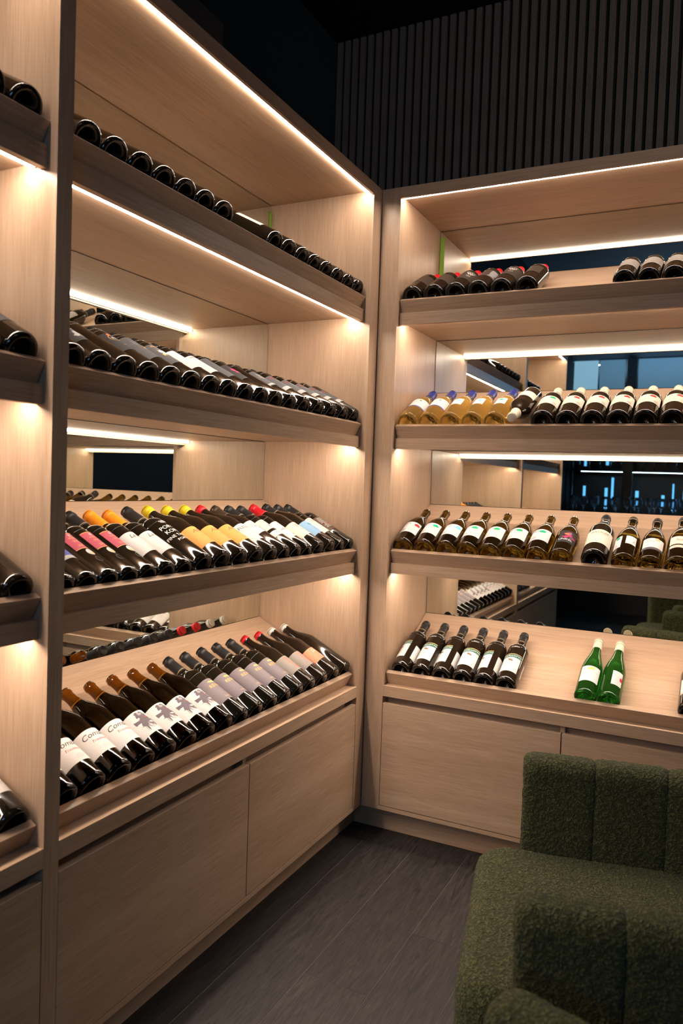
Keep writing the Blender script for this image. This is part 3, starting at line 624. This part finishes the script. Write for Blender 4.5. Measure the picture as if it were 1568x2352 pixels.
row('L', 3, [('combe', -1.4445), ('combe', -1.362), ('combe', -1.279), ('combe', -1.1965), ('leaf', -1.1145), ('leaf', -1.032), ('leaf', -.950), ('leaf', -.868), ('reva', -.7875), ('reva', -.7085), ('reva', -.6245), ('reva', -.5435), ('reva', -.4625),
    ('taupe', -.3815), ('taupe', -.2945), ('salmon', -.2055), ('plain_white_cap', -.1165)],
    {'combe': 'amber necked bottle labelled Combe', 'leaf': 'amber necked bottle with a dark leaf splash label', 'reva': 'black capped bottle with mauve REVA label', 'taupe': 'red capped bottle with a taupe label', 'salmon': 'white capped bottle with a salmon label',
     'plain_white_cap': 'unlabelled dark bottle with a white cap'}, 'bottles on the bottom shelf of the left cabinet', FRM_L)
for k in range(4):
    ks = [['nude', 'nude', 'faint', 'nude', 'blackband', 'nude'], ['slate', 'white_s2', 'nude', 'blackband', 'redscript', 'nude'], ['nude', 'faint', 'whitecap', 'white', 'whitecap', 'whitecap'], ['white', 'white', 'whitecap', 'white', 'white', 'whitecap']][k]
    row('L', k, [(t, -1.5715-.0845*i, (0.2 if k == 1 and i == 0 else 0)) for i, t in enumerate(ks)],
        {'white': 'dark bottle with a white label', 'whitecap': 'white capped bottle with a white label', 'nude': 'bare black bottle', 'faint': 'brown labelled black bottle', 'slate': 'black bottle with a slate label', 'white_s2': 'black bottle, white label', 'blackband': 'grey banded black bottle', 'redscript': 'red script bottle'},
        'bottles on the %s shelf of the cut-off bay' % SH[k], 'divider')
FRM_R = 'corner'
row('R', 0, [('faint_red', .118, .3), ('faint_red', .200), ('dotted', .283, .5), ('backgrey', .366, .6), ('dotted', .449, .25), ('faint_red', .538, -.4), ('monte', .854), ('monte', .929), ('monte', 1.004), ('monte', 1.080)],
    {'faint_red': 'red capped bottle with a dark brown label', 'dotted': 'red capped bottle with white dots on brown', 'backgrey': 'red capped bottle with a silver back label', 'monte': 'dark bottle with a taupe lettered label'}, 'bottles on the top shelf of the right cabinet', FRM_R)
row('R', 1, [('gold_navy', .119, .2), ('gold_navy', .2005, .1), ('gold_cyan', .282), ('gold_cyan', .3635), ('gold_green', .445)],
    {'gold_navy': 'golden wine bottle with navy edged white label', 'gold_cyan': 'golden wine bottle with cyan spot label', 'gold_green': 'golden wine bottle with green spot label'}, 'bottles on the second shelf of the right cabinet', FRM_R)
row('R', 1, [('spot_green', .611), ('spot_red', .693), ('spot_red', .775), ('spot_red', .857), ('spot_red', .939), ('spot_red', 1.021), ('spot_red', 1.103)],
    {'spot_green': 'cream capped bottle with green spot label', 'spot_red': 'cream capped bottle with red spot label'}, 'cream capped bottles on the second shelf of the right cabinet', 'the upturned bottle')
row('R', 2, [('unkel_red', .118, .1), ('unkel_green', .200, .05), ('unkel_cyan', .282, .05), ('unkel_green2', .364), ('unkel_green2', .446), ('unkel_green2', .528), ('unkel_green2', .610), ('unkel_front', .693, .3), ('beringer', .802, .1), ('twopart', .894), ('abby', .975, .1), ('nebbio', 1.058), ('nebbio', 1.142)],
    {'unkel_red': 'olive bottle with red oval on white back label', 'unkel_green': 'olive bottle with green oval beside UNKEL', 'unkel_cyan': 'olive bottle with cyan oval on back label', 'unkel_green2': 'olive bottle with green oval on back label', 'unkel_front': 'olive bottle with splashy black UNKEL label',
     'beringer': 'wide bottle with cream BERINGER label', 'twopart': 'bottle turned to show two white labels', 'abby': 'bottle with gold spiral on white label', 'nebbio': 'tall bottle with cream double label'}, 'bottles on the third shelf of the right cabinet', FRM_R)
row('R', 3, [('caval', .128, -.85), ('caval', .208, -.25), ('caval', .287, -.75), ('caval', .366, .05), ('caval', .446, -.8), ('caval', .525, -.1)],
    {'caval': 'brown bottle with green banded CAVALLOTTO label'}, 'bottles on the bottom shelf of the right cabinet', FRM_R)
bottle('brund', 'R', 3, .794, 'green flute bottle with its white front label showing, bottom shelf of the right cabinet', 'green bottles', .1)
bottle('green_back', 'R', 3, .8695, 'green flute bottle turned to its back label, right of the other green one', 'green bottles', 0)
bottle('redline', 'R', 3, 1.118, 'dark bottle with red lined white label at the right edge, bottom shelf', 'bottles on the bottom shelf of the right cabinet', 0)
# the upturned bottle leaning neck-down between the golden and the cream capped ones
up_b = bottle('upside', 'R', 1, .535, 'bottle laid neck outward over its neighbours, on the second shelf of the right cabinet', 'bottles on the second shelf of the right cabinet', math.pi)
def place_upturned(o):
    neck = Vector((.522, -0.0320, 1.5560)); base = Vector((.5265, .2270, 1.6520))
    Z = (neck-base).normalized()             # local +Z runs base -> neck
    Yv = Vector((0, 0.3, -1)); Yv = (Yv-Z*Yv.dot(Z)).normalized(); X = Yv.cross(Z)
    m = Matrix(((X.x, Yv.x, Z.x), (X.y, Yv.y, Z.y), (X.z, Yv.z, Z.z))).to_4x4()
    o.matrix_world = Matrix.Translation(neck-Z*.300) @ m @ Matrix.Rotation(0.0, 4, 'Z')
place_upturned(up_b)

# ------------------------------------------------------------------ armchairs
clouds = bpy.data.textures.new('boucle_clouds', 'CLOUDS'); clouds.noise_scale = 0.008; clouds.noise_depth = 1
def chair(cx, cy, ang, label, step=0.005):
    """barrel chair; local frame: x = back direction, y across; origin on the floor at the middle of the arm fronts"""
    root = empty('armchair', (cx, cy, 0)); tag(root, label, 'armchair', 'green barrel armchairs')
    ca, sa = math.cos(ang), math.sin(ang)
    def T(x, y, z): return (cx+ca*x-sa*y, cy+sa*x+ca*y, z)
    HI, TK, TOPZ = 0.305, 0.098, 0.640      # inner half width, shell thickness, top height
    RC = HI+TK/2; SL = 0.30
    total = SL*2+math.pi*RC
    def path(s):
        if s < SL: return (s, -RC), (0, -1)
        if s < SL+math.pi*RC:
            a = (s-SL)/RC; return (SL+RC*math.sin(a), -RC*math.cos(a)), (math.sin(a), -math.cos(a))
        q = s-SL-math.pi*RC; return (SL-q, RC), (0, 1)
    def profile(ins):
        h = TK/2-ins; z0, z1 = 0.045+ins, TOPZ-ins; pts = []
        rr = min(0.040, h*0.92)
        n = int(0.60/step)
        for i in range(n): pts.append((-h, z0+(z1-rr-z0)*i/n))
        for i in range(9): a = math.pi/2*i/8; pts.append((-h+rr-rr*math.cos(a), z1-rr+rr*math.sin(a)))
        for i in range(9): a = math.pi/2*i/8; pts.append((h-rr+rr*math.sin(a), z1-rr+rr*math.cos(a)))
        for i in range(1, n): pts.append((h, z1-rr-(z1-rr-z0)*i/n))
        return pts
    nseg = 10; edges = [total*i/nseg for i in range(nseg+1)]
    for j in range(nseg):
        s0, s1 = edges[j], edges[j+1]; ns = max(8, int((s1-s0)/step)); v = []; f = []
        npf = None
        for i in range(ns+1):
            u = i/ns; dl, dr = u*(s1-s0), (1-u)*(s1-s0)
            ra = 0.026; rl = 0.022 if j == 0 else 0.020; rrt = 0.022 if j == nseg-1 else 0.020
            ins = 0.0
            for dist, rad, dep in ((dl, rl+0.012, 0.0075 if j else 0.014), (dr, rrt+0.012, 0.0075 if j < nseg-1 else 0.014)):
                if dist < rad: q = 1-dist/rad; ins = max(ins, dep*(1-math.sqrt(max(0, 1-q*q))))
            pts = profile(ins); npf = len(pts)
            (px, py), (nx, ny) = path(s0-0.002+(s1-s0+0.004)*u)
            for o_, z in pts: v.append(T(px+nx*o_, py+ny*o_, z))
        for i in range(ns):
            for q in range(npf): q1 = (q+1) % npf; f.append((i*npf+q, i*npf+q1, (i+1)*npf+q1, (i+1)*npf+q))
        f.append(tuple(range(npf))); f.append(tuple(ns*npf+q for q in range(npf)))
        o = mesh_obj('backrest_channel', v, f, M['boucle'], root, smooth=True)
        dm = o.modifiers.new('boucle', 'DISPLACE'); dm.texture = clouds; dm.texture_coords = 'LOCAL'; dm.strength = 0.0065; dm.mid_level = 0.5
    # seat with rounded front, upholstered to the floor
    hw = HI-0.003; fx = -0.105; bx = 0.30+0.18; rc = 0.075
    out = []
    def arc(ox, oy, r, a0, a1, n): return [(ox+r*math.cos(a0+(a1-a0)*i/n), oy+r*math.sin(a0+(a1-a0)*i/n)) for i in range(n+1)]
    out += arc(fx+rc, -hw+rc, rc, -math.pi/2, -math.pi, 14)
    m_ = int((2*hw-2*rc)/step); out += [(fx, -hw+rc+(2*hw-2*rc)*i/m_) for i in range(1, m_)]
    out += arc(fx+rc, hw-rc, rc, math.pi, math.pi/2, 14)
    m_ = int((SL-fx-rc)/step); out += [(fx+rc+(SL-fx-rc)*i/m_, hw) for i in range(1, m_)]
    out += [(SL+(hw)*math.sin(a), hw*math.cos(a)) for a in [math.pi*i/70 for i in range(71)]]
    out += [(SL-(SL-fx-rc)*i/m_, -hw) for i in range(1, m_)]
    n = len(out); cxm, cym = 0.15, 0.0; v = []; f = []; rings = []
    for z in [0.05+i*step*1.6 for i in range(int((0.375-0.05)/(step*1.6)))]: rings.append((1.0, 0.0, z))
    for i in range(13): a = math.pi/2*i/12; rings.append((1.0, 0.045*(1-math.cos(a)), 0.378+0.045*math.sin(a)))
    for i in range(1, 60): q = i/60; rings.append((1-q, 0.045, 0.423+0.010*(1-(1-q)**2)))
    for sc_, ins, z in rings:
        for (px, py) in out:
            dx, dy = px-cxm, py-cym; d0 = math.hypot(dx, dy); k = sc_*(1-ins/d0)
            v.append(T(cxm+dx*k, cym+dy*k, z))
    for r in range(len(rings)-1):
        for q in range(n): q1 = (q+1) % n; f.append((r*n+q, r*n+q1, (r+1)*n+q1, (r+1)*n+q))
    f.append(tuple(range(n))); f.append(tuple((len(rings)-1)*n+q for q in range(n)))
    o = mesh_obj('seat', v, f, M['boucle'], root, smooth=True)
    dm = o.modifiers.new('boucle', 'DISPLACE'); dm.texture = clouds; dm.texture_coords = 'LOCAL'; dm.strength = 0.0065; dm.mid_level = 0.5
    for fx_, fy_ in ((0.02, -0.25), (0.02, 0.25), (0.45, -0.22), (0.45, 0.22)):
        vv, ff = lathe([(0.0, 0), (0.0, .018), (0.052, .022), (0.052, 0)], 16)
        p = T(fx_, fy_, 0); mesh_obj('foot', [(a+p[0], b+p[1], c) for a, b, c in vv], ff, M['black'], root, smooth=False)
    return root
# chair 1: arm fronts' middle; back direction rotated from +x
chair(0.828, -1.002, R(12.0), 'green boucle barrel armchair facing the left cabinet, its seat and far channelled side showing')
chair(0.842, -1.945, R(-16.0), 'green boucle barrel armchair in the near foreground, only its arm showing at the bottom edge', 0.006)

# ------------------------------------------------------------------ bar behind the photographer (seen in the mirrors)
bar = empty('back_bar', (0.7, -5.6, 0)); tag(bar, 'dark back bar with glass shelves, blue screens and added glint strips, seen in the mirrors', 'bar')
M['bar_dark'] = plain('bar_dark_wood', (0.02, 0.022, 0.026), 0.4)
M['blue_glint'] = plain('blue_glint_glow', (0.1, 0.3, 0.5), 0.6, emit=(0.10, 0.42, 0.85), es=1.8)
box('counter', (-0.42, -5.75, 0), (2.4, -5.25, 1.05), M['bar_dark'], bar, 0.004)
box('back_board', (-0.42, -5.90, 0), (2.4, -5.87, 2.30), M['bar_dark'], bar)
rb = random.Random(11)
for i in range(26):  # random glowing strips stand in for cyan glints on the glassware
    x0 = -0.40+0.108*i+rb.uniform(-.03, .03); wd = rb.uniform(.008, .045)
    for z0, z1 in ((1.12, 1.52), (1.60, 2.0)):
        if rb.random() < .8:
            h0 = z0+rb.uniform(0, .15); box('glint_strip', (x0, -5.868, h0), (x0+wd, -5.862, min(z1, h0+rb.uniform(.12, .35))), M['blue_glint'], bar)
M['screen_bright'] = plain('frosted_backlit_glass', (0.3, 0.4, 0.5), 0.4, emit=(0.30, 0.58, 0.80), es=0.75)
M['screen_mid'] = plain('frosted_backlit_glass_dim', (0.2, 0.3, 0.4), 0.4, emit=(0.12, 0.26, 0.40), es=0.6)
for x0, x1, mt in ((-0.42, -0.16, 'screen_bright'), (-0.14, 0.13, 'screen_mid'), (0.27, 1.3, 'screen_mid'), (1.33, 2.38, 'screen_bright')):
    box('light_screen', (x0, -5.58, 2.34), (x1, -5.56, 2.795), M[mt], bar)
for z in (1.56, 2.05): box('glass_shelf', (-0.42, -5.86, z), (2.4, -5.60, z+0.012), M['bar_dark'], bar)
for x in (-0.40, 0.16, 1.2, 2.38): box('upright', (x, -5.58, 1.05), (x+0.10 if x == 0.16 else x+.02, -5.50, 2.8 if x == 0.16 else 2.3), M['bar_dark'], bar)
area('bar_glass_fill', (0.9, -5.60, 1.545), (0.9, -5.55, 1.0), 2.4, 0.012, 3.5, (0.55, 0.8, 1.0))  # added lamp under the shelf to make the glasses sparkle
gp = [(0, 0), (0, .034), (.003, .033), (.006, .006), (.09, .004), (.095, .010), (.115, .034), (.14, .042), (.17, .041), (.215, .033), (.2145, .0318), (.17, .0395), (.14, .0405), (.116, .0325), (.098, .006), (.098, 0)]
gv, gf = lathe(gp, 20); gme = mk_mesh('wine_glass', gv, gf, [M['glass_clear']])
for z, n0, yy in ((1.0515, 15, -5.42), (1.5735, 11, -5.72), (1.0515, 9, -5.62)):
    for i in range(n0):
        xx = -0.34+i*(0.115 if n0 > 10 else .21)
        g = bpy.data.objects.new('wine_glass', gme); C.objects.link(g); g.location = (xx, yy+.02*((i*5) % 3-1), z)
        tag(g, 'clear wine glass, %s along the %s of the back bar' % (ORD[i], {-5.42: 'front row', -5.72: 'upper shelf', -5.62: 'rear row'}[yy]), 'wine glass', 'wine glasses on the back bar')
for i, xx in enumerate((1.42, 1.55, 1.70, 1.86)):
    d = BT[['gold_navy', 'nude', 'brund', 'whitecap'][i]]
    root = bpy.data.objects.new('wine_bottle', d['glass']); C.objects.link(root); root.location = (xx, -5.72, 1.5735)
    root.rotation_euler = (0, 0, R(180))
    tag(root, ['golden bottle', 'black bottle', 'green bottle', 'white capped bottle'][i]+' standing upright on the back bar shelf', 'wine bottle', 'bottles on the back bar')
    for n, me in d['parts']:
        c = bpy.data.objects.new(n, me); C.objects.link(c); c.parent = root
for i, (x, y) in enumerate(((-0.20, -5.9), (-0.28, -7.0), (0.9, -6.4), (2.0, -6.4))):
    dl = empty('ceiling_downlight', (x, y, 2.80)); tag(dl, 'small round ceiling downlight over the bar, %s from the slatted wall' % ['third', 'fourth', 'first', 'second'][i], 'downlight', 'downlights over the bar')
    v, f = lathe([(-.004, .034), (-.004, .046), (0, .046), (0, .034)], 24); o = mesh_obj('rim', [(a+x, b+y, c+2.80) for a, b, c in v], f, M['alu'], dl)
    v, f = lathe([(-.002, 0), (-.002, .034), (-.0005, .034), (-.0005, 0)], 24)
    o = mesh_obj('lens', [(a+x, b+y, c+2.80) for a, b, c in v], f, plain('downlight_lens', (.9, .9, .9), .5, emit=(1, .93, .8), es=9.0), dl)
